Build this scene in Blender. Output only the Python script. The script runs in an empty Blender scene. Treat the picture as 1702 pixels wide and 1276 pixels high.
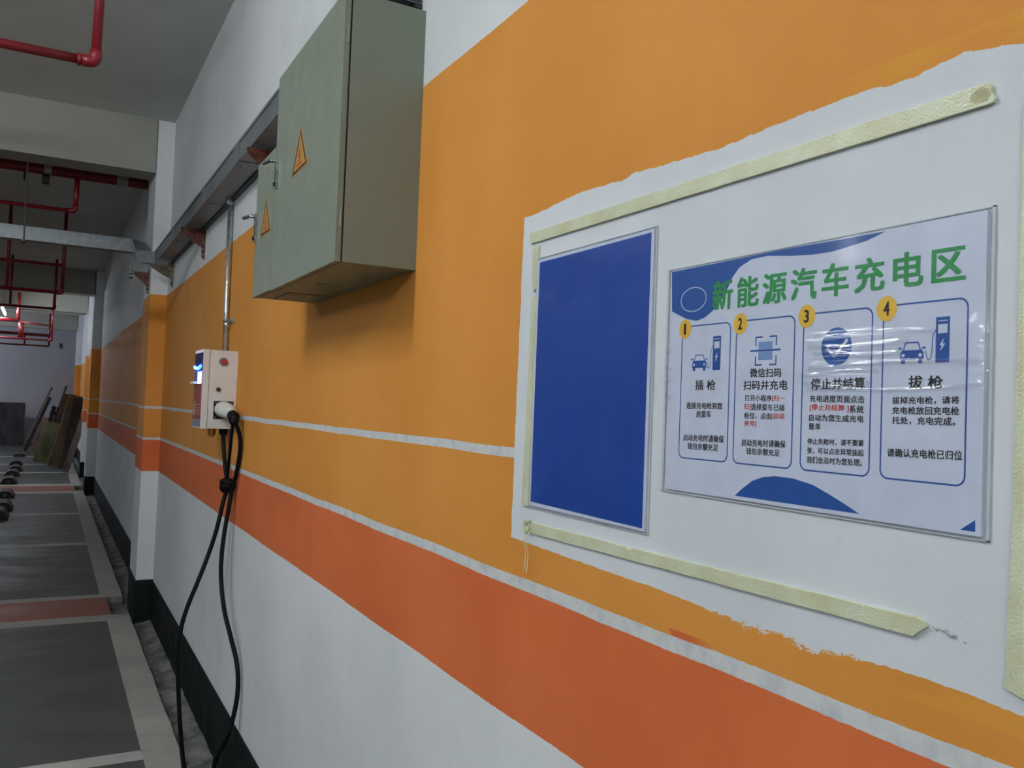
import bpy, bmesh, math, random
from mathutils import Vector, Matrix
random.seed(7)
C = bpy.context.scene.collection
S = bpy.context.scene
PI = math.pi
# World axes: the painted wall is the plane x=0, y runs away down the aisle, z is up, floor at z=0.

# ------------------------------------------------------------------ camera
cam_data = bpy.data.cameras.new('camera')
cam = bpy.data.objects.new('camera', cam_data); C.objects.link(cam)
cam_data.sensor_width = 36.0
cam_data.lens = 36.0 * 1416.43 / 1702.0
cam_data.clip_start = 0.02
cam.matrix_world = Matrix(((0.87700865, -0.04773668, -0.47809731, -0.74),
                           (-0.47902163, -0.00954437, -0.87775121, 0.0),
                           (0.03733779, 0.99881435, -0.0312374, 1.572),
                           (0, 0, 0, 1)))
S.camera = cam
S.view_settings.view_transform = 'Standard'
S.view_settings.look = 'None'
S.view_settings.gamma = 1.0
S.view_settings.use_curve_mapping = False
S.view_settings.exposure = 1.25

# ------------------------------------------------------------------ world and lamps
wd = bpy.data.worlds.new('world'); S.world = wd; wd.use_nodes = True
wd.node_tree.nodes['Background'].inputs[0].default_value = (0.75, 0.85, 1.0, 1)
wd.node_tree.nodes['Background'].inputs[1].default_value = 0.02

# bare strip lamps: glowing tubes under a slim housing, built with the lamps further down
LAMPS = [  # x, y, z, length, power, along
    (-1.95, 1.84, 3.25, 1.2, 47.0, 'x'),
    (-2.05, 5.05, 3.25, 1.2, 1.2, 'x'),
    (-4.60, 4.60, 3.35, 1.2, 24.0, 'x'),
    (-4.60, -1.60, 3.00, 1.2, 62.0, 'x'),
    (-1.60, -1.60, 3.25, 1.2, 29.0, 'x'),
    (-4.20, 11.5, 2.86, 1.2, 6.0, 'x'),
    (-1.47, 17.3, 3.00, 1.4, 28.0, 'y'),
    (-3.20, 22.8, 2.86, 1.2, 46.0, 'y'),
    (-4.20, 27.0, 2.86, 1.2, 60.0, 'x'),
]

# ------------------------------------------------------------------ helpers
def link(o):
    C.objects.link(o); return o
def tag(o, label=None, cat=None, group=None, kind=None):
    if label: o['label'] = label
    if cat: o['category'] = cat
    if group: o['group'] = group
    if kind: o['kind'] = kind
    return o
def thing(name, label, cat, loc=(0, 0, 0), group=None):
    o = bpy.data.objects.new(name, None); link(o); o.location = loc; o.empty_display_size = 0.05
    return tag(o, label, cat, group)
def bm_new(): return bmesh.new()
def obj(name, bm, mat, parent=None, smooth=False, bevel=0.0, world=True):
    me = bpy.data.meshes.new(name)
    if bevel > 0:
        es = [e for e in bm.edges if len(e.link_faces) == 2 and e.calc_face_angle(0) > 0.6]
        bmesh.ops.bevel(bm, geom=es, offset=bevel, segments=2, affect='EDGES', profile=0.6)
    bm.to_mesh(me); bm.free()
    for m in (mat if isinstance(mat, (list, tuple)) else [mat]): me.materials.append(m)
    if smooth:
        for p in me.polygons: p.use_smooth = True
    o = bpy.data.objects.new(name, me); link(o)
    if parent:
        o.parent = parent
        if world:   # meshes are drawn in world coordinates
            off = Vector((0, 0, 0)); q = parent
            while q: off += q.location; q = q.parent
            o.location = -off
    return o
def box(bm, x0, x1, y0, y1, z0, z1, mi=0):
    v = [bm.verts.new((x, y, z)) for x in (x0, x1) for y in (y0, y1) for z in (z0, z1)]
    for f in ((0, 1, 3, 2), (4, 6, 7, 5), (0, 4, 5, 1), (2, 3, 7, 6), (0, 2, 6, 4), (1, 5, 7, 3)):
        bm.faces.new([v[i] for i in f]).material_index = mi
    return bm
def mbox(*a): return box(bm_new(), *a)
def xprism(bm, yz, x0, x1):
    """extrude a polygon drawn in the (y, z) plane from x0 to x1"""
    a = [bm.verts.new((x0, y, z)) for y, z in yz]; b = [bm.verts.new((x1, y, z)) for y, z in yz]
    n = len(yz)
    bm.faces.new(a); bm.faces.new(b[::-1])
    for i in range(n): bm.faces.new((a[i], b[i], b[(i+1) % n], a[(i+1) % n]))
    bmesh.ops.recalc_face_normals(bm, faces=bm.faces[:])
    return bm
def yprism(bm, xz, y0, y1):
    a = [bm.verts.new((x, y0, z)) for x, z in xz]; b = [bm.verts.new((x, y1, z)) for x, z in xz]
    n = len(xz)
    bm.faces.new(a); bm.faces.new(b[::-1])
    for i in range(n): bm.faces.new((a[i], b[i], b[(i+1) % n], a[(i+1) % n]))
    bmesh.ops.recalc_face_normals(bm, faces=bm.faces[:])
    return bm
def smooth_path(pts, n=6):
    P = [Vector(p) for p in pts]; P = [P[0]*2-P[1]] + P + [P[-1]*2-P[-2]]; out = []
    for i in range(1, len(P)-2):
        for k in range(n):
            t = k/n; a, b, c, d = P[i-1:i+3]
            out.append(0.5*((2*b)+(c-a)*t+(2*a-5*b+4*c-d)*t*t+(3*b-a-3*c+d)*t**3))
    out.append(P[-2]); return out
def tube(bm, pts, r, n=12, caps=True):
    P = [Vector(p) for p in pts]; rs = r if isinstance(r, (list, tuple)) else [r]*len(P)
    t0 = (P[1]-P[0]).normalized(); u = t0.orthogonal().normalized(); rings = []
    for i, p in enumerate(P):
        t = (P[min(i+1, len(P)-1)]-P[max(i-1, 0)])
        t = t.normalized() if t.length > 1e-9 else t0
        u = (u - t*u.dot(t)).normalized(); w = t.cross(u)
        rings.append([bm.verts.new(p + (u*math.cos(2*PI*k/n)+w*math.sin(2*PI*k/n))*rs[i]) for k in range(n)])
    for a, b in zip(rings, rings[1:]):
        for k in range(n): bm.faces.new((a[k], a[(k+1) % n], b[(k+1) % n], b[k]))
    if caps: bm.faces.new(rings[0][::-1]); bm.faces.new(rings[-1])
    bmesh.ops.recalc_face_normals(bm, faces=bm.faces[:])
    return bm
def cyl(bm, a, b, r, n=16, r2=None): return tube(bm, [a, b], [r, r if r2 is None else r2], n)
def corner(a, b, c, r, n=5):
    """a-b-c polyline with the corner at b rounded"""
    a, b, c = Vector(a), Vector(b), Vector(c); d1 = (a-b).normalized(); d2 = (c-b).normalized()
    p, q = b+d1*r, b+d2*r
    return [p*(1-t)**2+b*2*t*(1-t)+q*t*t for t in [i/n for i in range(n+1)]]

# ------------------------------------------------------------------ materials
def srgb(r, g, b):
    f = lambda c: (c/255/12.92) if c/255 <= 0.04045 else ((c/255+0.055)/1.055)**2.4
    return (f(r), f(g), f(b), 1)
class NT:
    def __init__(s, name):
        s.m = bpy.data.materials.new(name); s.m.use_nodes = True; s.t = s.m.node_tree
        s.b = s.t.nodes['Principled BSDF']; s.out = s.t.nodes['Material Output']
        s.co = s.t.nodes.new('ShaderNodeTexCoord').outputs['Object']
    def n(s, kind, **kw):
        x = s.t.nodes.new(kind)
        for k, v in kw.items(): setattr(x, k, v)
        return x
    def put(s, sock, v):
        if isinstance(v, bpy.types.NodeSocket): s.t.links.new(v, sock)
        else: sock.default_value = v
    def math(s, op, a, b=0.0, c=None):
        x = s.n('ShaderNodeMath', operation=op); s.put(x.inputs[0], a); s.put(x.inputs[1], b)
        if c is not None: s.put(x.inputs[2], c)
        return x.outputs[0]
    def noise(s, scale, detail=3.0, rough=0.5, stretch=(1, 1, 1), off=(0, 0, 0)):
        mp = s.n('ShaderNodeMapping'); mp.inputs['Scale'].default_value = stretch; mp.inputs['Location'].default_value = off
        s.put(mp.inputs['Vector'], s.co)
        x = s.n('ShaderNodeTexNoise'); x.inputs['Scale'].default_value = scale
        x.inputs['Detail'].default_value = detail; x.inputs['Roughness'].default_value = rough
        s.put(x.inputs['Vector'], mp.outputs[0]); return x.outputs['Fac']
    def ramp(s, v, lo, hi, a=0.0, b=1.0, smooth=True):
        x = s.n('ShaderNodeMapRange'); x.interpolation_type = 'SMOOTHSTEP' if smooth else 'LINEAR'
        s.put(x.inputs['Value'], v); x.inputs['From Min'].default_value = lo; x.inputs['From Max'].default_value = hi
        x.inputs['To Min'].default_value = a; x.inputs['To Max'].default_value = b; return x.outputs[0]
    def mix(s, f, a, b):
        x = s.n('ShaderNodeMix', data_type='RGBA'); s.put(x.inputs[0], f); s.put(x.inputs[6], a); s.put(x.inputs[7], b)
        return x.outputs[2]
    def bump(s, h, strength=0.2, dist=0.01, normal=None):
        x = s.n('ShaderNodeBump'); x.inputs['Strength'].default_value = strength; x.inputs['Distance'].default_value = dist
        s.put(x.inputs['Height'], h)
        if normal: s.put(x.inputs['Normal'], normal)
        return x.outputs[0]
def mat(name, col, rough=0.6, metal=0.0, var=0.12, scale=8.0, bump=0.0, bscale=60.0, spec=0.5, stretch=(1, 1, 1), dark=None):
    t = NT(name)
    f = t.ramp(t.noise(scale, 4.0, 0.6, stretch), 0.3, 0.7)
    d = dark or tuple(c*(1-var*1.6) for c in col[:3])+(1,)
    t.put(t.b.inputs['Base Color'], t.mix(f, d, tuple(min(1, c*(1+var*0.5)) for c in col[:3])+(1,)))
    t.put(t.b.inputs['Roughness'], t.ramp(t.noise(scale*2.3, 2.0), 0.3, 0.7, max(0.02, rough-0.06), min(1, rough+0.06)))
    t.b.inputs['Metallic'].default_value = metal
    t.b.inputs['Specular IOR Level'].default_value = spec
    if bump: t.put(t.b.inputs['Normal'], t.bump(t.noise(bscale, 4.0, 0.6), bump, 0.004))
    return t.m
def flat(name, col, rough=0.5, **k): return mat(name, col, rough, var=0.03, scale=30, **k)

WHITE = srgb(205, 208, 210); ORANGE = srgb(224, 152, 74); RED = srgb(204, 100, 56)
def wall_material():
    t = NT('painted_wall')
    sep = t.n('ShaderNodeSeparateXYZ'); t.put(sep.inputs[0], t.co); y, z = sep.outputs[1], sep.outputs[2]
    wob = t.math('SUBTRACT', t.noise(3.2, 2.0, 0.5, (1, 1, 1)), 0.5)          # slow waver of the masked edges
    fine = t.math('SUBTRACT', t.noise(70, 4.0, 0.7), 0.5)
    zz = t.math('ADD', z, t.math('ADD', t.math('MULTIPLY', wob, 0.009), t.math('MULTIPLY', fine, 0.0035)))
    def above(h): return t.math('GREATER_THAN', zz, h)
    wn = t.noise(1.3, 5.0, 0.6)
    white = t.mix(t.ramp(wn, 0.35, 0.65), srgb(207, 211, 212), srgb(219, 222, 224))
    drip = t.ramp(t.noise(9.0, 4.0, 0.6, (1, 1.0, 0.09)), 0.55, 0.78)
    low = t.ramp(z, 0.2, 1.05, 1.0, 0.0)
    white = t.mix(t.math('MULTIPLY', t.math('MULTIPLY', drip, low), 0.55), white, srgb(170, 172, 168))
    orange = t.mix(t.ramp(t.noise(2.0, 4.0, 0.6), 0.3, 0.7), srgb(211, 141, 60), srgb(219, 150, 70))
    red = t.mix(t.ramp(t.noise(2.6, 4.0, 0.6), 0.3, 0.7), srgb(208, 106, 60), srgb(218, 116, 68))
    stripe = t.mix(t.ramp(t.noise(26, 4.0, 0.65), 0.42, 0.7), srgb(206, 208, 208), srgb(186, 190, 196))
    c = t.mix(above(1.035), white, red)
    c = t.mix(above(1.262), c, stripe)
    c = t.mix(above(1.283), c, orange)
    # red smudges that crept over the lower stripe
    sm = t.math('MULTIPLY', t.ramp(t.noise(14, 3.0, 0.6, (1, 1, 0.4)), 0.50, 0.54), t.math('MULTIPLY', t.ramp(y, 0.80, 0.86), t.ramp(y, 0.93, 0.99, 1.0, 0.0)))
    sm = t.math('MULTIPLY', sm, t.math('MULTIPLY', t.math('GREATER_THAN', z, 1.283), t.math('LESS_THAN', z, 1.292)))
    c = t.mix(sm, c, srgb(204, 104, 58))
    c = t.mix(above(1.489), c, stripe)
    c = t.mix(above(1.507), c, orange)
    c = t.mix(above(2.322), c, white)
    # the hand-rolled white patch behind the notices
    def curve(pts, ya, yb, za, zb):
        f = t.n('ShaderNodeFloatCurve'); cv = f.mapping.curves[0]
        pts = sorted((max(0, min(1, (a-ya)/(yb-ya))), (b-za)/(zb-za)) for a, b in pts)
        cv.points[0].location = pts[0]; cv.points[1].location = pts[-1]
        for p in pts[1:-1]: cv.points.new(*p)
        for p in cv.points: p.handle_type = 'VECTOR'
        f.mapping.update(); t.put(f.inputs['Value'], t.ramp(y, ya, yb, smooth=False))
        return t.math('MULTIPLY_ADD', f.outputs[0], zb-za, za)
    top = curve([(1.34, 1.921), (1.31, 1.919), (1.265, 1.921), (1.16, 1.928), (1.075, 1.925), (1.029, 1.922), (1.014, 1.927), (0.9, 1.920), (0.823, 1.917), (0.731, 1.921), (0.686, 1.921), (0.605, 1.922), (0.575, 1.918), (0.548, 1.917), (0.497, 1.924), (0.474, 1.918), (0.44, 1.912), (0.38, 1.914)], 0.38, 1.34, 1.90, 1.94)
    bot = curve([(1.34, 1.346), (1.274, 1.345), (1.158, 1.342), (1.011, 1.339), (0.928, 1.338), (0.854, 1.334), (0.798, 1.331), (0.757, 1.328), (0.7, 1.331), (0.665, 1.324), (0.617, 1.331), (0.546, 1.334), (0.484, 1.333), (0.429, 1.329), (0.38, 1.331)], 0.38, 1.34, 1.31, 1.36)
    edge = t.math('MULTIPLY', t.math('SUBTRACT', t.noise(45, 5.0, 0.75), 0.5), 0.010)
    dry = t.math('MULTIPLY', t.math('SUBTRACT', t.noise(190, 5.0, 0.8, (1, 0.35, 1)), 0.5), t.math('MULTIPLY', t.ramp(y, 0.55, 0.66), t.ramp(y, 0.75, 0.86, 0.055, 0.0)))
    pa = t.math('LESS_THAN', t.math('ADD', z, edge), top)
    pb = t.math('GREATER_THAN', t.math('ADD', t.math('ADD', z, t.math('MULTIPLY', edge, 0.6)), dry), bot)
    pc = t.math('LESS_THAN', t.math('ADD', y, t.math('MULTIPLY', edge, 0.9)), t.math('ADD', 1.3365, t.math('MULTIPLY', wob, 0.03)))
    pd = t.math('GREATER_THAN', y, -0.25)
    patch = t.math('MULTIPLY', t.math('MULTIPLY', pa, pb), t.math('MULTIPLY', pc, pd))
    # ochre undercoat showing around the patch on the near side
    und = t.math('MULTIPLY', t.ramp(y, 0.70, 0.52), t.math('MULTIPLY', t.ramp(t.noise(9, 4.0, 0.6, (1, 0.5, 3)), 0.42, 0.6), 0.5))
    u1 = t.math('LESS_THAN', t.math('ABSOLUTE', t.math('SUBTRACT', z, 1.928)), 0.016)
    u2 = t.math('LESS_THAN', t.math('ABSOLUTE', t.math('SUBTRACT', z, 1.322)), 0.012)
    c = t.mix(t.math('MULTIPLY', und, t.math('MAXIMUM', u1, u2)), c, srgb(222, 160, 60))
    pw = t.mix(t.ramp(t.noise(3.0, 4.0, 0.55), 0.35, 0.65), srgb(206, 212, 216), srgb(214, 219, 223))
    scuff = t.math('MULTIPLY', t.ramp(t.noise(11, 5.0, 0.7, (1, 2.2, 1), (0, 3.1, 0.7)), 0.64, 0.74), 0.25)
    pw = t.mix(scuff, pw, srgb(178, 184, 182))
    c = t.mix(patch, c, pw)
    t.put(t.b.inputs['Base Color'], c)
    t.b.inputs['Roughness'].default_value = 0.72
    t.b.inputs['Specular IOR Level'].default_value = 0.2
    h = t.math('ADD', t.math('MULTIPLY', t.noise(5.0, 3.0), 0.6), t.math('MULTIPLY', t.noise(160, 3.0, 0.6), 0.08))
    h = t.math('ADD', h, t.math('MULTIPLY', patch, 0.03))
    t.put(t.b.inputs['Normal'], t.bump(h, 0.25, 0.012))
    return t.m
def floor_mat(name, a, b, rough=0.55, spec=0.4):
    t = NT(name)
    f = t.ramp(t.noise(1.6, 6.0, 0.65, (1, 2.2, 1)), 0.3, 0.7)
    g = t.ramp(t.noise(14, 5.0, 0.7, (0.5, 1.6, 1)), 0.52, 0.8)
    c = t.mix(f, a, b); c = t.mix(t.math('MULTIPLY', g, 0.35), c, tuple(min(1, x*1.5) for x in b[:3])+(1,))
    st = t.ramp(t.noise(3.2, 5.0, 0.75, (0.5, 2.0, 1), (4, 1, 0)), 0.60, 0.72)
    c = t.mix(t.math('MULTIPLY', st, 0.4), c, tuple(x*0.55 for x in a[:3])+(1,))
    t.put(t.b.inputs['Base Color'], c)
    t.put(t.b.inputs['Roughness'], t.ramp(f, 0, 1, rough-0.1, rough+0.1)); t.b.inputs['Specular IOR Level'].default_value = spec
    t.put(t.b.inputs['Normal'], t.bump(t.noise(40, 5.0, 0.7), 0.15, 0.004))
    return t.m
M_wall = wall_material()
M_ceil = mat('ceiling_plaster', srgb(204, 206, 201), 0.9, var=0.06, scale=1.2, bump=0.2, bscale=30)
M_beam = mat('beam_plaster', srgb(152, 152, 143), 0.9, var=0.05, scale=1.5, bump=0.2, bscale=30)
M_plain = mat('side_wall_plaster', srgb(178, 180, 184), 0.9, var=0.05, scale=0.8, bump=0.1, bscale=20)
M_grey = floor_mat('grey_bay_paint', srgb(70, 74, 71), srgb(86, 90, 87), 0.5)
M_conc = floor_mat('pale_cement_border', srgb(152, 152, 146), srgb(172, 171, 164), 0.7)
M_redf = floor_mat('red_floor_paint', srgb(136, 82, 66), srgb(156, 96, 78), 0.5)
M_line = floor_mat('white_bay_line', srgb(165, 167, 162), srgb(190, 190, 184), 0.6)
M_gut = mat('gutter_debris', srgb(138, 139, 134), 0.9, scale=7, bump=0.9, bscale=60, dark=srgb(78, 82, 82))
M_base = mat('black_green_skirting_paint', srgb(15, 24, 25), 0.7, var=0.25, scale=4, bump=0.15, spec=0.2, stretch=(1, 1, 0.5))
M_box = mat('enclosure_powder_coat', srgb(121, 129, 115), 0.5, var=0.012, scale=6, bump=0.05, bscale=400)
M_gap = flat('black_rubber_gasket', srgb(30, 28, 26), 0.8)
M_chrome = mat('worn_chrome', srgb(150, 156, 156), 0.28, 1.0, var=0.15, scale=40)
M_yel = flat('sticker_yellow', srgb(176, 128, 52), 0.5)
M_blk = flat('print_black', srgb(26, 24, 22), 0.5)
M_redp = flat('print_red', srgb(205, 62, 44), 0.5)
M_redb = mat('warning_red_print', srgb(150, 70, 40), 0.5, var=0.1, scale=60)
M_white_box = mat('charger_white_plastic', srgb(208, 204, 200), 0.35, var=0.03, scale=12)
M_galv = NT('galvanised_steel')
_f = M_galv.ramp(M_galv.noise(26, 5.0, 0.7, (1, 1, 1)), 0.3, 0.7)
M_galv.put(M_galv.b.inputs['Base Color'], M_galv.mix(_f, srgb(98, 105, 108), srgb(132, 139, 142)))
M_galv.b.inputs['Metallic'].default_value = 0.3
M_galv.put(M_galv.b.inputs['Roughness'], M_galv.ramp(_f, 0, 1, 0.32, 0.5)); M_galv = M_galv.m
M_rust = mat('rust_red_primer', srgb(92, 44, 32), 0.4, 0.2, var=0.4, scale=30, bump=0.3, bscale=80)
M_olive = mat('dusty_olive_primer', srgb(92, 82, 62), 0.5, 0.2, var=0.4, scale=30, bump=0.3, bscale=80)
M_pipe = mat('fire_pipe_red', srgb(114, 13, 24), 0.4, var=0.15, scale=8, bump=0.1)
M_cable = mat('black_cable_rubber', srgb(8, 8, 10), 0.6, spec=0.2, var=0.1, scale=30)
M_plug = mat('white_plug_plastic', srgb(216, 216, 212), 0.35, var=0.04, scale=30)
M_brass = mat('brass_gland', srgb(176, 132, 62), 0.35, 0.9, var=0.2, scale=60)
M_paper = flat('white_paper', srgb(204, 212, 230), 0.5)
M_blue = mat('notice_blue_print', srgb(22, 68, 158), 0.45, var=0.04, scale=6)
M_navy = flat('print_navy', srgb(30, 82, 158), 0.45)
M_pale = flat('print_pale_blue', srgb(118, 150, 200), 0.45)
M_green = flat('print_green', srgb(42, 146, 78), 0.5)
M_gold = flat('print_gold', srgb(232, 186, 58), 0.5)
def tape_material():
    t = NT('yellowed_foam_tape')
    f = t.ramp(t.noise(18, 4.0, 0.6), 0.35, 0.65)
    t.put(t.b.inputs['Base Color'], t.mix(f, srgb(205, 206, 168), srgb(214, 220, 190)))
    t.b.inputs['Roughness'].default_value = 0.24
    t.b.inputs['Specular IOR Level'].default_value = 0.7
    t.put(t.b.inputs['Normal'], t.bump(t.noise(420, 3.0, 0.6), 0.7, 0.0015)); return t.m
M_tape = tape_material()
M_glue = mat('brown_glue_stain', srgb(176, 172, 120), 0.4, var=0.2, scale=60)
def film_material(name, streak, base=0.045):
    t = NT(name)
    sep = t.n('ShaderNodeSeparateXYZ'); t.put(sep.inputs[0], t.co); y, z = sep.outputs[1], sep.outputs[2]
    tr = t.n('ShaderNodeBsdfTransparent'); tr.inputs[0].default_value = (0.985, 0.99, 1.0, 1)
    gl = t.n('ShaderNodeBsdfGlossy'); gl.inputs['Roughness'].default_value = 0.13 if streak else 0.08
    h = t.math('MULTIPLY', t.noise(4.5, 2.0, 0.5), 0.5)
    if streak:
        m = t.math('MULTIPLY', t.ramp(y, 0.50, 0.58), t.ramp(y, 0.66, 0.70, 1.0, 0.0))
        m = t.math('MULTIPLY', m, t.math('MULTIPLY', t.ramp(z, 1.60, 1.625), t.ramp(z, 1.655, 1.675, 1.0, 0.0)))
        h = t.math('ADD', h, t.math('MULTIPLY', t.noise(12, 2.0, 0.5, (1, 0.4, 11)), t.math('MULTIPLY', m, 0.10)))
        e = t.math('MAXIMUM', t.ramp(y, 0.905, 0.915), t.math('MULTIPLY', t.ramp(y, 0.490, 0.470), 0.6))
        e = t.math('MULTIPLY', e, t.math('MULTIPLY', t.ramp(z, 1.57, 1.60), t.ramp(z, 1.65, 1.68, 1.0, 0.0)))
        h = t.math('ADD', h, t.math('MULTIPLY', t.noise(34, 3.0, 0.6, (1, 1, 2.5)), t.math('MULTIPLY', e, 0.5)))
    nb = t.bump(h, 1.0, 0.02)
    t.put(gl.inputs['Normal'], nb)
    lw = t.n('ShaderNodeLayerWeight'); t.put(lw.inputs['Normal'], nb)
    fac = t.math('MULTIPLY_ADD', t.math('POWER', lw.outputs['Facing'], 4.0), 0.6, base)
    mx = t.n('ShaderNodeMixShader'); t.put(mx.inputs[0], fac); t.put(mx.inputs[1], tr.outputs[0]); t.put(mx.inputs[2], gl.outputs[0])
    t.put(t.out.inputs['Surface'], mx.outputs[0]); t.t.nodes.remove(t.b); return t.m
M_film = film_material('crinkled_laminate', True)
M_crease = film_material('creased_laminate', False, 0.14)
M_film2 = film_material('smooth_laminate', False)
def emit(name, col, s):
    t = NT(name); e = t.n('ShaderNodeEmission'); e.inputs[0].default_value = col
    t.put(e.inputs[1], t.ramp(t.noise(20, 1.0), 0, 1, s*0.97, s*1.03)); t.put(t.out.inputs['Surface'], e.outputs[0]); t.t.nodes.remove(t.b); return t.m
M_led = emit('blue_led', (0.02, 0.08, 1.0, 1), 5.0)
M_ledc = emit('blue_led_core', (0.15, 0.7, 1.0, 1), 5.0)
M_scr = emit('charger_screen', (0.42, 0.58, 1.0, 1), 1.3)
M_lampbody = flat('lamp_housing_white', srgb(200, 202, 204), 0.5)
M_cond = mat('bright_conduit_zinc', srgb(196, 202, 202), 0.3, 0.9, var=0.06, scale=20)
M_rod = mat('grey_threaded_rod', srgb(90, 90, 92), 0.5, 0.7)
M_stop = mat('black_rubber_stop', srgb(34, 32, 30), 0.7, var=0.2, scale=10, bump=0.3)
M_btn = flat('red_button', srgb(176, 44, 44), 0.4)
def wood(name, c): return mat(name, c, 0.85, var=0.35, scale=5, bump=0.4, bscale=30, stretch=(1, 1, 0.3))

# ---- measured layout of the printed poster (y, z on the wall, metres) and the cable routes
TEXTS=[
 ('title_lettering','新能源汽车充电区','G',(0.8284, 0.4873, 1.7455, 1.7077, 1.7423, 1.7071)),
 ('caption_lettering','插 枪','K',(0.8556, 0.8176, 1.6205, 1.6076, 1.6203, 1.6074)),
 ('caption_lettering','连接充电枪到您','K',(0.8718, 0.8038, 1.5918, 1.5831, 1.5917, 1.5835)),
 ('caption_lettering','的爱车','K',(0.8513, 0.8241, 1.5811, 1.5718, 1.5816, 1.5725)),
 ('caption_lettering','启动充电时请确保','K',(0.8759, 0.7994, 1.5498, 1.5412, 1.5512, 1.5419)),
 ('caption_lettering','钱包余额充足','K',(0.867, 0.8091, 1.5392, 1.5306, 1.5399, 1.5309)),
 ('caption_lettering','微信扫码','K',(0.7582, 0.7085, 1.6332, 1.6224, 1.6323, 1.6216)),
 ('caption_lettering','扫码并充电','K',(0.7687, 0.6986, 1.6185, 1.6073, 1.6187, 1.607)),
 ('caption_lettering','打开小程序','K',(0.7657, 0.7222, 1.6015, 1.5939, 1.6012, 1.5939)),
 ('red_lettering','[扫一','R',(0.7216, 0.702, 1.6012, 1.5939, 1.6009, 1.5934)),
 ('red_lettering','扫]','R',(0.7664, 0.7554, 1.5913, 1.5834, 1.5911, 1.5832)),
 ('caption_lettering','选择爱车已插','K',(0.7548, 0.7022, 1.5911, 1.5832, 1.5906, 1.5831)),
 ('caption_lettering','枪位，点击','K',(0.7659, 0.7223, 1.5805, 1.5725, 1.5806, 1.573)),
 ('red_lettering','[启动','R',(0.7218, 0.7022, 1.5806, 1.573, 1.581, 1.5732)),
 ('red_lettering','充电]','R',(0.7655, 0.7458, 1.5707, 1.5631, 1.5713, 1.5638)),
 ('caption_lettering','启动充电时请确保','K',(0.769, 0.6992, 1.5485, 1.5399, 1.5497, 1.5413)),
 ('caption_lettering','钱包余额充足','K',(0.7608, 0.7074, 1.5385, 1.5306, 1.5391, 1.5311)),
 ('caption_lettering','停止并结算','K',(0.6651, 0.5945, 1.6195, 1.6069, 1.6203, 1.6073)),
 ('caption_lettering','充电进度页面点击','K',(0.6662, 0.5947, 1.6016, 1.5937, 1.6011, 1.5931)),
 ('red_lettering','[停止并结算 ]','R',(0.666, 0.6139, 1.5917, 1.5838, 1.5913, 1.5835)),
 ('caption_lettering','系统','K',(0.6131, 0.5952, 1.591, 1.5828, 1.5909, 1.5829)),
 ('caption_lettering','自动为您生成充电','K',(0.6664, 0.5949, 1.5804, 1.5728, 1.5807, 1.5733)),
 ('caption_lettering','账单','K',(0.6661, 0.6504, 1.5709, 1.5633, 1.571, 1.5632)),
 ('caption_lettering','停止失败时，请不要紧','K',(0.668, 0.5942, 1.5539, 1.547, 1.5555, 1.5487)),
 ('caption_lettering','张，可以点击异常挂起','K',(0.6677, 0.5939, 1.544, 1.5371, 1.5456, 1.5386)),
 ('caption_lettering','我们会及时为您处理。','K',(0.6682, 0.5958, 1.5341, 1.5268, 1.5357, 1.5283)),
 ('caption_lettering','拔 枪','K',(0.5444, 0.5078, 1.6206, 1.6077, 1.6202, 1.6075)),
 ('caption_lettering','拔掉充电枪，请将','K',(0.5618, 0.4911, 1.6, 1.5925, 1.6008, 1.5933)),
 ('caption_lettering','充电枪放回充电枪','K',(0.5618, 0.4908, 1.5901, 1.5827, 1.5911, 1.5831)),
 ('caption_lettering','托处，充电完成。','K',(0.5615, 0.4943, 1.5803, 1.5728, 1.5814, 1.573)),
 ('caption_lettering','请确认充电枪已归位','K',(0.5664, 0.4869, 1.5487, 1.5403, 1.551, 1.542)),
]
SWOOSH=[(0.9101, 1.768), (0.8126, 1.7683), (0.7127, 1.7691), (0.6279, 1.7678), (0.5737, 1.7674), (0.5965, 1.7612), (0.6221, 1.7582), (0.641, 1.7565), (0.6665, 1.7569), (0.6961, 1.7597), (0.7341, 1.7651), (0.7604, 1.7649), (0.7809, 1.7577), (0.7928, 1.7466), (0.8004, 1.7347), (0.8085, 1.7235), (0.8265, 1.7084), (0.8412, 1.7006), (0.8568, 1.6976), (0.8772, 1.7015), (0.9074, 1.7141)]
HUMP=[(0.7782, 1.4793), (0.7678, 1.4876), (0.7499, 1.4996), (0.7318, 1.5058), (0.7142, 1.5084), (0.6864, 1.508), (0.6589, 1.5035), (0.6383, 1.4962), (0.6193, 1.4888), (0.5975, 1.4795)]
TRI=[(0.4877, 1.4789), (0.4736, 1.4895), (0.4733, 1.4788)]
RING=[(0.8894, 1.7275), (0.8396, 1.725), (0.8659, 1.7419), (0.8621, 1.7099)]
CARDS=[(0.8865, 1.6934), (0.7922, 1.6906), (0.7934, 1.5178), (0.8831, 1.5186), (0.785, 1.693), (0.6893, 1.6909), (0.6902, 1.5171), (0.7809, 1.518), (0.6772, 1.6929), (0.5857, 1.69), (0.5881, 1.5179), (0.6789, 1.518), (0.5737, 1.691), (0.483, 1.6904), (0.4845, 1.5186), (0.5759, 1.5183)]
NUMS=[(0.879, 1.6881), (0.8784, 1.6753), (0.7765, 1.6879), (0.776, 1.6762), (0.6736, 1.6893), (0.6732, 1.6765), (0.5708, 1.6884), (0.5704, 1.6756)]
CHK=[(0.6322, 1.6531), (0.6315, 1.6325), (0.6441, 1.6517), (0.6338, 1.6429), (0.6176, 1.66)]
SCAN=[(0.7497, 1.6702), (0.7173, 1.669), (0.718, 1.6363), (0.7494, 1.6373), (0.758, 1.6541), (0.7113, 1.6534), (0.7456, 1.6643), (0.7227, 1.6631), (0.7229, 1.6421), (0.7458, 1.6429)]
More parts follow.
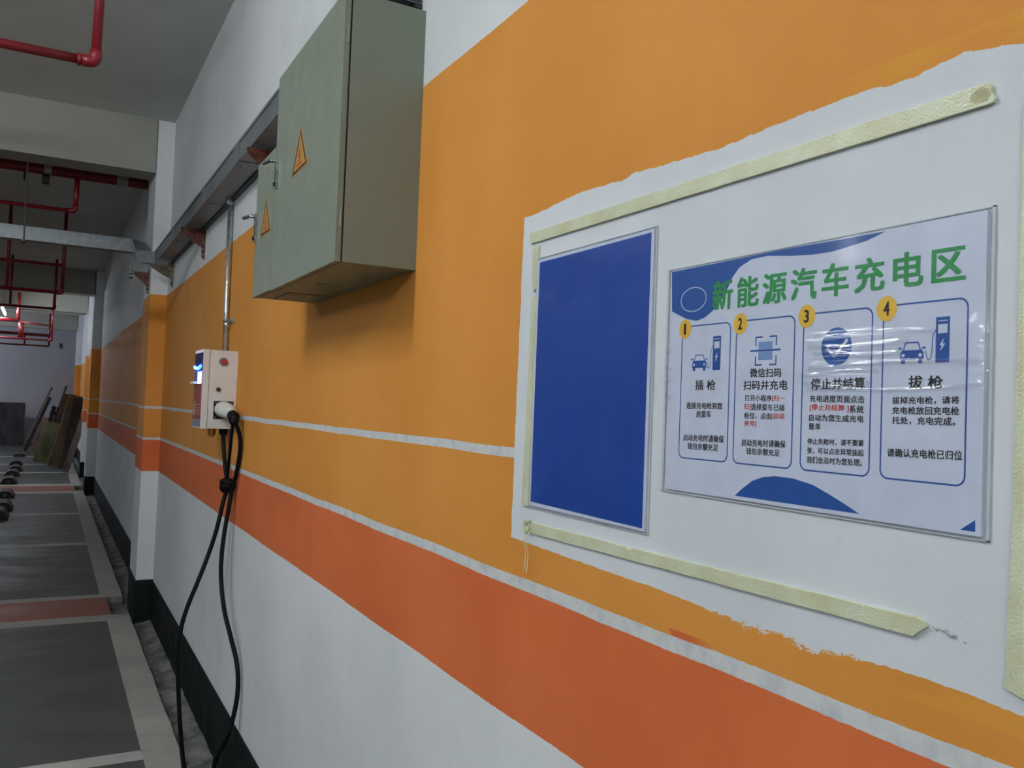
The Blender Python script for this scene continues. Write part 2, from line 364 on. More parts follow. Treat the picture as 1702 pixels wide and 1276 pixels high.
CAR1=[(0.8642, 1.654), (0.8353, 1.6529), (0.8343, 1.6321), (0.8632, 1.6327)]
PUMP1=[(0.8239, 1.6753), (0.8097, 1.6752), (0.81, 1.6323), (0.8243, 1.6326)]
CAR4=[(0.5554, 1.6542), (0.5278, 1.6527), (0.5279, 1.6319), (0.5548, 1.6321)]
PUMP4=[(0.5157, 1.6755), (0.5016, 1.6755), (0.5024, 1.6322), (0.5165, 1.6321)]
PRINT=[(0.9101, 1.768), (0.4643, 1.7702), (0.4727, 1.4772), (0.912, 1.4721)]
CAB_L=[(-0.036, 3.99, 1.432), (-0.037, 3.98, 1.4), (-0.033, 3.95, 1.316), (-0.03, 3.9, 1.24), (-0.03, 3.86, 1.196), (-0.045, 3.85, 1.14), (-0.071, 3.84, 1.012), (-0.104, 3.83, 0.9), (-0.147, 3.8, 0.793), (-0.183, 3.8, 0.69), (-0.203, 3.8, 0.597), (-0.206, 3.8, 0.473), (-0.197, 3.8, 0.322), (-0.184, 3.8, 0.184), (-0.169, 3.8, 0.065)]
CAB_R=[(-0.046, 3.7, 1.491), (-0.021, 3.7, 1.429), (-0.011, 3.71, 1.37), (-0.01, 3.74, 1.299), (-0.016, 3.77, 1.238), (-0.023, 3.8, 1.184), (-0.032, 3.8, 1.107), (-0.045, 3.8, 1.004), (-0.054, 3.79, 0.891), (-0.053, 3.77, 0.793), (-0.048, 3.7, 0.694), (-0.036, 3.6, 0.606), (-0.023, 3.52, 0.518), (-0.02, 3.5, 0.417), (-0.034, 3.5, 0.312), (-0.06, 3.5, 0.229), (-0.084, 3.55, 0.144)]
CAB_M=[(-0.051, 3.71, 1.483), (-0.047, 3.73, 1.432), (-0.042, 3.78, 1.353), (-0.037, 3.83, 1.272), (-0.033, 3.85, 1.218)]

# ================================================================== THE SETTING
def struct(name, bm, m, **k):
    o = obj(name, bm, m, **k); o['kind'] = 'structure'; return o
Y0, Y1, XL, ZC = -3.6, 30.0, -7.2, 3.60
struct('wall_right', mbox(0.0, 0.24, Y0, Y1, -0.2, ZC), M_wall)
struct('wall_far', mbox(XL, 0.24, Y1, Y1+0.24, -0.2, ZC), M_plain)
struct('wall_left', mbox(XL-0.24, XL, Y0, Y1, -0.2, ZC), M_plain)
struct('wall_back', mbox(XL, 0.24, Y0-0.24, Y0, -0.2, ZC), M_plain)
struct('ceiling', mbox(XL, 0.24, Y0, Y1, ZC, ZC+0.2), M_ceil)

# floor slab: one mesh, faces painted bay by bay, with the notches cut out at the columns
SE, BX = -0.142, -0.297           # slab edge and inner edge of the pale border
ys = [(Y0, 1.45, 0), (1.45, 1.56, 3), (1.56, 4.03, 0), (4.03, 4.14, 3), (4.14, 6.60, 0), (6.60, 6.78, 1), (6.78, 7.37, 2), (7.37, 7.50, 1),
      (7.50, 10.02, 0), (10.02, 10.18, 3), (10.18, 12.6, 0), (12.6, 12.76, 3), (12.76, 15.3, 0), (15.3, 15.6, 1), (15.6, 16.5, 2), (16.5, 16.9, 1),
      (16.9, 19.2, 0), (19.2, 19.4, 3), (19.4, 21.4, 0), (21.4, 21.6, 3), (21.6, 24.0, 0), (24.0, 24.2, 3), (24.2, Y1, 0)]
bm = bm_new(); xs = [XL, BX, SE]
def quad(bm, p, mi=0):
    f = bm.faces.new([bm.verts.new(q) for q in p]); f.material_index = mi
for (a, b, mi) in ys:
    notch = (mi == 2)
    quad(bm, [(XL, a, 0), (BX + (0.04 if notch else 0), a, 0), (BX + (0.04 if notch else 0), b, 0), (XL, b, 0)], mi)
    e = BX + 0.04 if notch else SE
    if not notch:
        n = max(1, int((b-a)/0.15)); w = lambda k: (math.sin(k*2.7+a*5)*0.002+math.sin(k*1.1)*0.002) if 0 < k < n else 0
        for k in range(n):
            p, q = a+(b-a)*k/n, a+(b-a)*(k+1)/n
            quad(bm, [(BX, p, 0), (e+w(k), p, 0), (e+w(k+1), q, 0), (BX, q, 0)], 1)
            quad(bm, [(e+w(k), p, 0), (e+w(k)+0.004, p, -0.10), (e+w(k+1)+0.004, q, -0.10), (e+w(k+1), q, 0)], 4)
        quad(bm, [(BX+0.04, a, 0), (BX+0.04, a, -0.10), (SE, a, -0.10), (SE, a, 0)], 4)
        quad(bm, [(BX+0.04, b, 0), (SE, b, 0), (SE, b, -0.10), (BX+0.04, b, -0.10)], 4)
    else:
        quad(bm, [(e, a, 0), (e, a, -0.10), (e, b, -0.10), (e, b, 0)], 4)
struct('floor', bm, [M_grey, M_conc, M_redf, M_line, M_gut])
# rough bed of the gutter between slab and wall
bm = bm_new(); NX, NY = 7, 520
vs = [[bm.verts.new((-0.30+0.30*i/(NX-1), Y0+(Y1-Y0)*j/(NY-1), -0.066+0.004*math.sin(j*0.11+i)*math.sin(j*0.043)+random.uniform(-.007, .007)+(0.03*(i/(NX-1))**3))) for i in range(NX)] for j in range(NY)]
for j in range(NY-1):
    for i in range(NX-1): bm.faces.new((vs[j][i], vs[j][i+1], vs[j+1][i+1], vs[j+1][i]))
g = struct('trim_gutter_bed', bm, M_gut, smooth=True)
# crumbs of mortar lying in the gutter near the charging cable
bm = bm_new()
for k in range(260):
    y = random.triangular(2.6, 6.0, 3.7); x = random.uniform(-0.135, -0.01); r = random.uniform(0.002, 0.008)
    m = Matrix.Translation((x, y, -0.052)) @ Matrix.Rotation(random.random()*6, 4, (1, 1, 0.4)) @ Matrix.Diagonal((r, r*1.5, r*0.6, 1))
    bmesh.ops.create_icosphere(bm, subdivisions=1, radius=1, matrix=m)
o = obj('rubble', bm, mat('pale_mortar', srgb(150, 148, 138), 0.9, var=0.3)); tag(o, 'crumbs of pale mortar scattered in the gutter below the charging cable', 'rubble', kind='stuff')

# skirting painted black-green
PIL = [(6.70, 7.20, 0.115), (15.42, 15.92, 0.135), (18.7, 19.1, 0.10), (24.5, 24.9, 0.135)]
edges = [Y0] + [v for p in PIL for v in p[:2]] + [Y1]
bm = bm_new()
for i in range(0, len(edges), 2): box(bm, -0.006, 0.0, edges[i], edges[i+1], -0.09, 0.245)
struct('baseboard_right', bm, M_base)
for (a, b, d) in PIL:
    p = struct('pillar', mbox(-d, 0.0, a, b, -0.09, ZC), M_wall)
    obj('skirting', mbox(-d-0.005, 0.0, a-0.005, b+0.005, -0.09, 0.252), M_base, p)
# beams crossing the aisle
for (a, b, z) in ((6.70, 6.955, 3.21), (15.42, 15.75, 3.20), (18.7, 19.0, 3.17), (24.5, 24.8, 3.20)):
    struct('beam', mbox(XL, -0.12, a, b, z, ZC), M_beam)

# ================================================================== NOTICES ON THE WALL
def yz_face(bm, pts, x): return bm.faces.new([bm.verts.new((x, y, z)) for y, z in pts])
def rrect(y0, y1, z0, z1, r, n=6):
    out = []
    for (cy, cz, a) in ((y1-r, z1-r, 0), (y0+r, z1-r, 90), (y0+r, z0+r, 180), (y1-r, z0+r, 270)):
        for k in range(n+1):
            t = math.radians(a+90*k/n); out.append((cy+r*math.cos(t), cz+r*math.sin(t)))
    return out
def ring(bm, outer, inner, x):
    a = [bm.verts.new((x, y, z)) for y, z in outer]; b = [bm.verts.new((x, y, z)) for y, z in inner]; n = len(a)
    for i in range(n): bm.faces.new((a[i], a[(i+1) % n], b[(i+1) % n], b[i]))
def ell(cy, cz, ry, rz, n=40): return [(cy+ry*math.cos(2*PI*k/n), cz+rz*math.sin(2*PI*k/n)) for k in range(n)]
def rect(y0, y1, z0, z1): return [(y0, z0), (y1, z0), (y1, z1), (y0, z1)]
def stroke(bm, pts, w, x):
    for (a, b) in zip(pts, pts[1:]):
        d = Vector((b[0]-a[0], b[1]-a[1])); n = Vector((-d.y, d.x)).normalized()*w/2; e = d.normalized()*w*0.25
        yz_face(bm, [(a[0]+n.x-e.x, a[1]+n.y-e.y), (a[0]-n.x-e.x, a[1]-n.y-e.y), (b[0]-n.x+e.x, b[1]-n.y+e.y), (b[0]+n.x+e.x, b[1]+n.y+e.y)], x)
PX = -0.0036
def pobj(name, bm, m, parent):
    for f in bm.faces:
        f.normal_update()
        if f.normal.x > 0: f.normal_flip()
    return obj(name, bm, m, parent)
def lettering(name, text, m, bb, parent, bold=0.02, sp=1.0, x=PX-0.0002):
    """outlined type, printed on the sheet inside the given wall rectangle (y left, y right, tops and bottoms)"""
    cu = bpy.data.curves.new(name, 'FONT'); cu.body = text; cu.size = 1.0; cu.space_character = sp; cu.resolution_u = 2
    t = bpy.data.objects.new(name, cu); link(t); bpy.context.view_layer.update()
    me0 = bpy.data.meshes.new_from_object(t.evaluated_get(bpy.context.evaluated_depsgraph_get()))
    bpy.data.objects.remove(t); bpy.data.curves.remove(cu)
    co = [v.co.copy() for v in me0.vertices]; fs = [tuple(p.vertices) for p in me0.polygons]
    bpy.data.meshes.remove(me0)
    ax, bx_, ay, by = min(c.x for c in co)-bold, max(c.x for c in co)+bold, min(c.y for c in co)-bold*.6, max(c.y for c in co)+bold*.6
    y0, y1, tl, bl, tr, br = bb; V, F = [], []
    # heavy type: the face struck several times, each a hair to the side
    for k, (dx, dy) in enumerate(((-1, -.6), (1, -.6), (-1, .6), (1, .6), (0, 0))):
        n = len(V)
        for c in co:
            u = (c.x+dx*bold-ax)/(bx_-ax); w = (c.y+dy*bold-ay)/(by-ay); top = tl+(tr-tl)*u; bot = bl+(br-bl)*u
            V.append((x-0.00001*k, y0+(y1-y0)*u, bot+(top-bot)*w))
        F += [tuple(i+n for i in f) for f in fs]
    me = bpy.data.meshes.new(name); me.from_pydata(V, [], F); me.materials.append(m)
    o = bpy.data.objects.new(name, me); link(o); o.parent = parent; o.location = -parent.location
    return o

poster = thing('instruction_poster', 'laminated white poster with green Chinese title and four numbered charging step cards', 'poster', (-0.001, 0.69, 1.47))
PL, PR, PB, PT = 0.9115, 0.4680, 1.4750, 1.7690
obj('paper_sheet', mbox(-0.0035, -0.0003, PR, PL, PB, PT), M_paper, poster)
bm = bm_new(); yz_face(bm, SWOOSH, PX); pobj('blue_swoosh', bm, M_navy, poster)
bm = bm_new(); yz_face(bm, [(y, z) for y, z in HUMP], PX); pobj('blue_arch', bm, M_navy, poster)
bm = bm_new(); yz_face(bm, TRI, PX); pobj('blue_corner', bm, M_navy, poster)
cyr, czr = 0.8643, 1.7262
bm = bm_new(); ring(bm, ell(cyr, czr, 0.0253, 0.0163), ell(cyr, czr, 0.0240, 0.0151), PX-0.0002); pobj('ring_emblem', bm, M_paper, poster)
cards = [(0.8850, 0.7925), (0.7838, 0.6895), (0.6783, 0.5865), (0.5750, 0.4836)]
for (a, b) in cards:
    bm = bm_new(); ring(bm, rrect(b, a, 1.5178, 1.6920, 0.0095), rrect(b+0.0017, a-0.0017, 1.5195, 1.6903, 0.0080), PX)
    pobj('card_outline', bm, M_navy, poster)
for i, (cy, cz) in enumerate(((0.8790, 1.6880), (0.7768, 1.6880), (0.6736, 1.6890), (0.5708, 1.6884))):
    bm = bm_new(); yz_face(bm, ell(cy, cz, 0.0118, 0.0128), PX-0.0002)
    d = pobj('number_disc', bm, M_gold, poster)
    w_ = 0.0021 if i == 0 else 0.0036
    lettering('step_number', str(i+1), M_blk, (cy+w_, cy-w_, cz+0.0072, cz-0.0072, cz+0.0072, cz-0.0072), poster, 0.03, x=PX-0.0004)
def car(bm, y0, y1, z0, z1, x=PX):          # seen from the front, drawn in strokes
    W_, H_ = y0-y1, z1-z0; P = lambda u, v: (y0-u*W_, z0+v*H_)
    yz_face(bm, [P(.10, .62), P(.90, .62), P(.97, .48), P(.97, .18), P(.03, .18), P(.03, .48)], x)
    stroke(bm, [P(.16, .62), P(.25, .96), P(.75, .96), P(.84, .62)], 0.0013, x)
    yz_face(bm, [P(.08, 0), P(.24, 0), P(.24, .2), P(.08, .2)], x); yz_face(bm, [P(.76, 0), P(.92, 0), P(.92, .2), P(.76, .2)], x)
    yz_face(bm, [P(-.04, .66), P(.10, .66), P(.10, .74), P(-.04, .76)], x); yz_face(bm, [P(.90, .66), P(1.04, .66), P(1.04, .76), P(.90, .74)], x)
def pump(bm, bw, y0, y1, z0, z1, x=PX):
    W_, H_ = y0-y1, z1-z0; P = lambda u, v: (y0-u*W_, z0+v*H_)
    yz_face(bm, [P(0, 0), P(1, 0), P(1, 1), P(0, 1)], x)
    yz_face(bw, [P(.16, .64), P(.84, .64), P(.84, .84), P(.16, .84)], x-0.0002)
    yz_face(bw, [P(.16, .905), P(.84, .905), P(.84, .925), P(.16, .925)], x-0.0002)
    yz_face(bw, [P(.62, .54), P(.28, .38), P(.48, .38)], x-0.0002); yz_face(bw, [P(.34, .24), P(.72, .42), P(.48, .41)], x-0.0002)
for (cy0, cy1, py0, py1) in ((0.8637, 0.8350, 0.8243, 0.8100), (0.5552, 0.5278, 0.5162, 0.5020)):
    bm = bm_new(); bw = bm_new(); car(bm, cy0, cy1, 1.6322, 1.6535); pump(bm, bw, py0, py1, 1.6324, 1.6755)
    stroke(bm, [(py0, 1.664), (py0+0.0032, 1.658), (py0+0.0040, 1.640), (py0+0.0060, 1.6350), (py0+0.0085, 1.6360), (cy1-0.0010, 1.6440)], 0.0009, PX)
    for s in (0.10, 0.78):
        y = cy0-(cy0-cy1)*s; yz_face(bw, [(y, 1.6390), (y-0.0034, 1.6390), (y-0.0034, 1.6418), (y, 1.6418)], PX-0.0002)
    pobj('car_and_pump_icon', bm, M_navy, poster); pobj('icon_highlight', bw, M_paper, poster)
bm = bm_new()
y0, y1, z0, z1 = 0.7500, 0.7175, 1.6368, 1.6697; q = 0.0100
for (cy, sy) in ((y0, -1), (y1, 1)):
    for (cz, sz) in ((z0, 1), (z1, -1)): stroke(bm, [(cy, cz+sz*q), (cy, cz), (cy+sy*q, cz)], 0.0018, PX)
stroke(bm, [(0.7580, 1.6538), (0.7113, 1.6538)], 0.0022, PX); pobj('scan_frame_icon', bm, M_navy, poster)
bm = bm_new(); yz_face(bm, rect(0.7232, 0.7455, 1.6425, 1.6524), PX); yz_face(bm, rect(0.7232, 0.7455, 1.6553, 1.6640), PX); pobj('scan_fill_icon', bm, M_pale, poster)
bm = bm_new(); yz_face(bm, ell(0.6322, 1.6531, 0.0200, 0.0206), PX); pobj('tick_disc', bm, M_navy, poster)
bm = bm_new(); stroke(bm, [(0.6440, 1.6515), (0.6340, 1.6432), (0.6182, 1.6596)], 0.0034, PX-0.0002); pobj('tick_mark', bm, M_paper, poster)
for (n, s, c, bb) in TEXTS:
    o = lettering(n, s, {'G': M_green, 'K': M_blk, 'R': M_redp}[c], bb, poster, 0.028 if c == 'G' else 0.020, 1.26 if c == 'G' else 1.04)
bm = bm_new(); N = 24
vs = [[bm.verts.new((-0.0050-0.0008*math.sin(i*0.9)*math.sin(j*0.7), 0.9185-(0.9185-0.4630)*i/N, 1.4728+(1.7705-1.4728)*j/N)) for j in range(N+1)] for i in range(N+1)]
for i in range(N):
    for j in range(N): bm.faces.new((vs[i][j], vs[i+1][j], vs[i+1][j+1], vs[i][j+1]))
o = obj('laminate_film', bm, M_film, poster, smooth=True); o['label'] = 'clear crinkled laminate film'
for k in range(11):   # horizontal creases in the film over the third and fourth cards
    zc = 1.598+k*0.0068+random.uniform(-.001, .001); ya = random.uniform(0.655, 0.685) if k % 3 else 0.915
    yb = ya-random.uniform(0.07, 0.20) if k % 3 else 0.9; hw = random.uniform(0.0024, 0.0034); hh = 0.00034
    if k % 4 == 1 and k % 3: yb = 0.466
    if k % 3 == 0: hw = 0.0022
    bm = bm_new(); NL = 26; rows = []
    for i in range(NL+1):
        y = ya+(yb-ya)*i/NL; e = math.sin(PI*i/NL)**0.4 if 0 < i < NL else 0.0
        zz_ = zc+0.0016*math.sin(i*0.23+k)+(ya-y)*0.02*math.sin(k*1.7)
        rows.append([bm.verts.new((-0.0062-hh*e*(1+math.cos(PI*(j-4)/4))*0.5*(1+0.3*math.sin(i*0.9+k)), y, zz_+hw*(j-4)/4)) for j in range(9)])
    for a_, b_ in zip(rows, rows[1:]):
        for j in range(8): bm.faces.new((a_[j], b_[j], b_[j+1], a_[j+1]))
    obj('film_crease', bm, M_crease, poster, smooth=True)
bm = bm_new()   # welded rim of the laminate, standing slightly proud of the wall
for (a, b, c, d) in ((0.9170, 0.9200, 1.4715, 1.7722), (0.4615, 0.4640, 1.4715, 1.7722), (0.4615, 0.92, 1.4712, 1.4726), (0.4615, 0.92, 1.7710, 1.7724)):
    box(bm, -0.0022, -0.0004, a, b, c, d)
obj('laminate_rim', bm, mat('milky_film_edge', srgb(192, 200, 205), 0.45, var=0.05), poster)

bp = thing('blue_notice', 'plain blue laminated sheet with thin white margin left of the poster', 'notice', (-0.001, 1.11, 1.405))
obj('paper_sheet', mbox(-0.0040, -0.0003, 0.9510, 1.2745, 1.4110, 1.8345), M_paper, bp)
bm = bm_new(); yz_face(bm, [(1.2665, 1.8290), (0.9570, 1.8300), (0.9570, 1.4150), (1.2690, 1.4180)], -0.0043); pobj('blue_print', bm, M_blue, bp)
bm = bm_new()
vs = [[bm.verts.new((-0.0050-0.0012*(i/12)*(1-j/12)-0.0004*math.sin(i+j), 1.2790-(1.2790-0.9475)*i/12, 1.4080+(1.8375-1.4080)*j/12)) for j in range(13)] for i in range(13)]
for i in range(12):
    for j in range(12): bm.faces.new((vs[i][j], vs[i+1][j], vs[i+1][j+1], vs[i][j+1]))
obj('laminate_film', bm, M_film2, bp, smooth=True)
bm = bm_new()
for (a, b, c, d) in ((1.2775, 1.2795, 1.4075, 1.8380), (0.9470, 0.9488, 1.4075, 1.8380), (0.947, 1.2795, 1.8372, 1.8384), (0.947, 1.2795, 1.4070, 1.4082)):
    box(bm, -0.0022, -0.0004, a, b, c, d)
obj('laminate_rim', bm, mat('milky_film_edge', srgb(192, 200, 205), 0.45, var=0.05), bp)

# ---- foam tape left from a removed frame
def rough_strip(name, pts, label, extra=None, x=-0.0042, cat='tape'):
    bm = bm_new(); xprism(bm, pts, x, 0.0)
    o = obj(name, bm, M_tape, bevel=0.0006); return tag(o, label, cat)
def edge(y0, z0, y1, z1, n, amp):
    return [(y0+(y1-y0)*k/n, z0+(z1-z0)*k/n+random.uniform(-amp, amp)) for k in range(n+1)]
top = edge(1.302, 1.8675, 0.4680, 1.8655, 24, 0.0002)
t1 = rough_strip('foam_tape_strip', top + [(0.4645, 1.8662), (0.4628, 1.8690), (0.4640, 1.8725), (0.4668, 1.8760), (0.4662, 1.8800), (0.4680, 1.8842), (0.4720, 1.8858)] + edge(0.49, 1.8855, 1.302, 1.8868, 22, 0.0005) + [(1.3065, 1.886), (1.3055, 1.872)],
                 'long cream foam tape strip above the notices, glue stained at its near end')
bm = bm_new(); yz_face(bm, [(0.4810, 1.8700), (0.4700, 1.8695), (0.4672, 1.8735), (0.4690, 1.8800), (0.4760, 1.8838), (0.4850, 1.8790), (0.4865, 1.8740)], -0.0046)
obj('glue_stain', bm, M_glue, t1)
rough_strip('foam_tape_strip', edge(1.2975, 1.408, 1.2925, 1.765, 10, 0.0) [:1] + [(1.2985, 1.408), (1.2765, 1.4075)] + [(1.2765-0.004*k/10+random.uniform(-.0006, .0006), 1.4075+0.362*k/10) for k in range(1, 11)] + [(1.2768, 1.7740), (1.2800, 1.7700), (1.2835, 1.7735), (1.2900, 1.7690)] + [(1.2925+0.005*k/10+random.uniform(-.0012, .0012), 1.765-0.35*k/10) for k in range(0, 10)],
            'upright cream foam tape beside the blue sheet, lower torn length')
rough_strip('foam_tape_strip', [(1.2905, 1.7840), (1.2865, 1.7800), (1.2820, 1.7850), (1.2745, 1.7830), (1.2745, 1.8610), (1.2900, 1.8620), (1.2935, 1.8500), (1.2925, 1.8200)],
            'short upright cream foam tape under the left end of the top strip')
low = edge(1.262, 1.3640, 0.5330, 1.3712, 20, 0.0003)
rough_strip('foam_tape_strip', low + [(0.5310, 1.3735), (0.5270, 1.3770), (0.5235, 1.3800), (0.5185, 1.3835), (0.5205, 1.3870), (0.5290, 1.3905)] + edge(0.54, 1.3895, 0.9800, 1.3838, 8, 0.0003) + [(0.9850, 1.3810), (0.9880, 1.3790), (0.9915, 1.3812), (0.9960, 1.3838)] + edge(1.0, 1.3838, 1.262, 1.3825, 6, 0.0003),
            'long cream foam tape strip below the notices, torn at its near end')
rough_strip('foam_tape_strip', [(0.4440, 1.3490), (0.4250, 1.3435), (0.4100, 1.3440), (0.4100, 1.86), (0.4370, 1.86), (0.4378, 1.70), (0.4400, 1.50)],
            'upright cream foam tape at the right edge of the photo')
bm = bm_new()
for k in range(26):
    y = random.uniform(1.262, 1.292); z = 1.372+random.uniform(-0.010, 0.012); r = random.uniform(0.0012, 0.0034)
    bmesh.ops.create_icosphere(bm, subdivisions=1, radius=1, matrix=Matrix.Translation((-r*0.8, y, z)) @ Matrix.Rotation(random.random()*6, 4, (1, .3, .2)) @ Matrix.Diagonal((r, r*1.9, r*0.8, 1)))
fr_ = thing('tape_residue', 'crumpled foam tape remnant with two loose threads at the left end of lower strip', 'tape', (0, 1.277, 1.36))
obj('crumbs', bm, M_tape, fr_)
for (yy, dz) in ((1.2745, 0.060), (1.2660, 0.064)):
    bm = bm_new(); tube(bm, smooth_path([(-0.004, yy, 1.370), (-0.012, yy-0.001, 1.352), (-0.010, yy-0.005, 1.33), (-0.014, yy-0.009, 1.370-dz-0.006)], 4), 0.0007, 6); obj('thread', bm, M_tape, fr_)
bm = bm_new()
for (y, z, s) in ((0.5120, 1.3835, 1.2), (0.5080, 1.3842, .8), (0.5045, 1.3830, .8), (0.4990, 1.3832, 1.6), (0.4955, 1.3815, 2.0), (0.4930, 1.3822, 1.2), (0.4830, 1.3780, .7)):
    bmesh.ops.create_icosphere(bm, subdivisions=1, radius=1, matrix=Matrix.Translation((-0.0004, y, z)) @ Matrix.Rotation(random.random(), 4, 'X') @ Matrix.Diagonal((0.0016*s, 0.0030*s, 0.0012*s, 1)))
tag(obj('plaster_chips', bm, M_plain), 'ragged chips of lifted wall plaster right of the torn lower tape', 'plaster', kind='stuff')
for (y, z, r, lab) in ((1.262, 2.175, .003, 'tiny dark nail head high in the orange paint above the notices'),):
    bm = bm_new(); cyl(bm, (-0.003, 0.79, 2.145), (0, 0.79, 2.145), 0.0022, 8); tag(obj('nail', bm, M_rod), lab, 'nail')

# ================================================================== ELECTRICAL ENCLOSURES
def warn_sign(parent, a, b, c):
    """triangle: outer yellow, black border, yellow field with a red-brown bolt; corners given as (y, z): apex, far foot, near foot"""
    A, B, Cc = [Vector(p) for p in (a, b, c)]; G = (A+B+Cc)/3
    sc = lambda k: [tuple(G+(p-G)*k) for p in (A, B, Cc)]
    xf = -0.1948
    bm = bm_new(); xprism(bm, sc(1.0), xf, -0.1935); s = obj('warning_triangle', bm, M_yel, parent)
    bm = bm_new(); ring(bm, sc(0.90), sc(0.74), xf-0.0003); pobj('black_border', bm, M_blk, s)
    P = lambda u, v: (G.x+(B.x-Cc.x)*u, G.y+(A.y-B.y)*v)
    bm = bm_new()
    yz_face(bm, [P(-.02, .30), P(.10, -.02), P(.01, .01)], xf-0.0003); yz_face(bm, [P(-.08, .06), P(.02, .03), P(.03, -.20)], xf-0.0003)
    yz_face(bm, [P(-.16, -.19), P(.16, -.19), P(.16, -.145), P(-.16, -.145)], xf-0.0003)
    pobj('lightning_bolt', bm, M_redb, s)
    for ch in s.children: ch.location = (0, 0, 0)
    return s
def handle(parent, y, z0, z1, gz, out):
    h = obj('handle', mbox(-0.2025, -0.194, y-0.006, y+0.006, z0, z1), M_chrome, parent, bevel=0.002)
    bm = bm_new(); tube(bm, [(-0.198, y, gz), (-0.215, y+0.004, gz), (-0.228, y+out*0.7, gz-0.002)], 0.0055, 10); k = obj('lever', bm, M_chrome, h); k.location = (0, 0, 0)
    bm = bm_new(); cyl(bm, (-0.207, y, z0+0.012), (-0.200, y, z0+0.012), 0.006, 12); k = obj('key_barrel', bm, M_gap, h); k.location = (0, 0, 0)
def enclosure(y0, y1, z0, z1, label, sign, hy, hz, tapering=0.0):
    t = thing('electrical_enclosure', label, 'electrical box', (0, y0, z0))
    bm = bm_new(); box(bm, -0.1765, 0.0, y0, y1, z0, z1); obj('cabinet', bm, M_box, t, bevel=0.0015)
    obj('gasket', mbox(-0.181, -0.1765, y0+0.004, y1-0.004, z0+0.004, z1-0.004), M_gap, t)
    bm = bm_new(); box(bm, -0.194, -0.181, y0-0.001, y1+0.001, z0-0.001, z1+0.001); obj('door', bm, M_box, t, bevel=0.0018)
    warn_sign(t, *sign); handle(t, hy, hz[0], hz[1], hz[2], 0.055)
    for zz in (z0+0.10, z1-0.10):
        bm = bm_new(); cyl(bm, (-0.184, y0-0.0005, zz-0.02), (-0.184, y0-0.0005, zz+0.02), 0.0028, 8); obj('hinge', bm, M_box, t)
    return t
e1 = enclosure(1.848, 2.470, 1.890, 2.503, 'tall grey steel electrical box nearest the notices with yellow warning triangle', ((2.196, 2.290), (2.276, 2.168), (2.116, 2.172)), 2.435, (2.175, 2.262, 2.254))
e2 = enclosure(2.4745, 2.708, 1.893, 2.305, 'lower grey steel electrical box hung behind the tall one', ((2.573, 2.178), (2.634, 2.066), (2.497, 2.066)), 2.690, (2.062, 2.150, 2.142))
for (x, y) in ((-0.09, 2.25), (-0.045, 2.02)):
    bm = bm_new(); tube(bm, [(x+0.028*math.cos(a), y+0.028*math.sin(a), 1.8893) for a in [2*PI*k/20 for k in range(21)]], 0.0014, 6); obj('knockout', bm, M_box, e1, smooth=True)
obj('gland_plate', mbox(-0.135, -0.035, 2.495, 2.68, 1.8895, 1.893), M_box, e2)

# ================================================================== CABLE TRUNKING
TX, TB, TT = -0.112, 2.528, 2.612
tr = thing('wall_cable_trunking', 'galvanised cable trunking running along the wall above the electrical boxes', 'trunking', (0, 1.87, TB))
bm = bm_new(); box(bm, TX, -0.002, 1.872, 6.55, TB, TB+0.0015); box(bm, TX, TX+0.0015, 1.872, 6.55, TB+0.0015, TT); box(bm, -0.0035, -0.002, 1.872, 6.55, TB+0.0015, TT)
obj('trough', bm, M_galv, tr)
bm = bm_new(); box(bm, TX-0.0015, -0.0005, 1.872, 6.55, TT, TT+0.002); box(bm, TX-0.003, TX-0.0005, 1.872, 6.55, TT-0.012, TT); obj('lid', bm, M_galv, tr)
for y in (3.55, 4.40, 5.55):
    bm = bm_new(); box(bm, TX-0.003, 0, y-0.05, y+0.05, TB-0.0022, TB-0.0002); box(bm, TX-0.0035, TX-0.001, y-0.05, y+0.05, TB-0.002, TT-0.013); obj('joint_plate', bm, M_galv, tr)
    for (dx, dy) in ((-0.02, -0.03), (-0.02, 0.03), (-0.09, -0.03), (-0.09, 0.03)):
        bm = bm_new(); cyl(bm, (dx, y+dy, TB-0.005), (dx, y+dy, TB-0.002), 0.004, 8); obj('bolt', bm, M_chrome, tr)
bm = bm_new(); box(bm, -0.020, -0.001, 1.872, 6.5, TB-0.010, TB-0.0025); obj('rear_flange', bm, mat('dark_flange_steel', srgb(70, 72, 74), 0.5, 0.6), tr)

ct = thing('aisle_cable_trunking', 'galvanised trunking crossing the aisle behind the first beam', 'trunking', (-1.0, 7.0, 2.67))
YA, YB = 7.00, 7.10
def hull(name, P8, m, parent):   # eight corners: near/far x bottom/top x two ends
    bm = bm_new(); v = [bm.verts.new(p) for p in P8]
    for f in ((0, 1, 3, 2), (4, 6, 7, 5), (0, 4, 5, 1), (2, 3, 7, 6), (0, 2, 6, 4), (1, 5, 7, 3)): bm.faces.new([v[i] for i in f])
    bmesh.ops.recalc_face_normals(bm, faces=bm.faces[:]); return obj(name, bm, m, parent)
def run(name, e0, e1, m):   # e = (x0, x1, y0, y1, zb, zt): the cut faces at both ends
    hull(name, [(e0[0], e0[2], e0[4]), (e0[0], e0[2], e0[5]), (e0[1], e0[3], e0[4]), (e0[1], e0[3], e0[5]), (e1[0], e1[2], e1[4]), (e1[0], e1[2], e1[5]), (e1[1], e1[3], e1[4]), (e1[1], e1[3], e1[5])], m, ct)
run('trough', (-5.5, -5.5, YA, YB, 2.682, 2.774), (-0.230, -0.130, YA, YB, 2.660, 2.754), M_galv)
run('lid', (-5.5, -5.5, YA-.003, YB+.003, 2.774, 2.778), (-0.232, -0.128, YA-.003, YB+.003, 2.754, 2.758), M_galv)
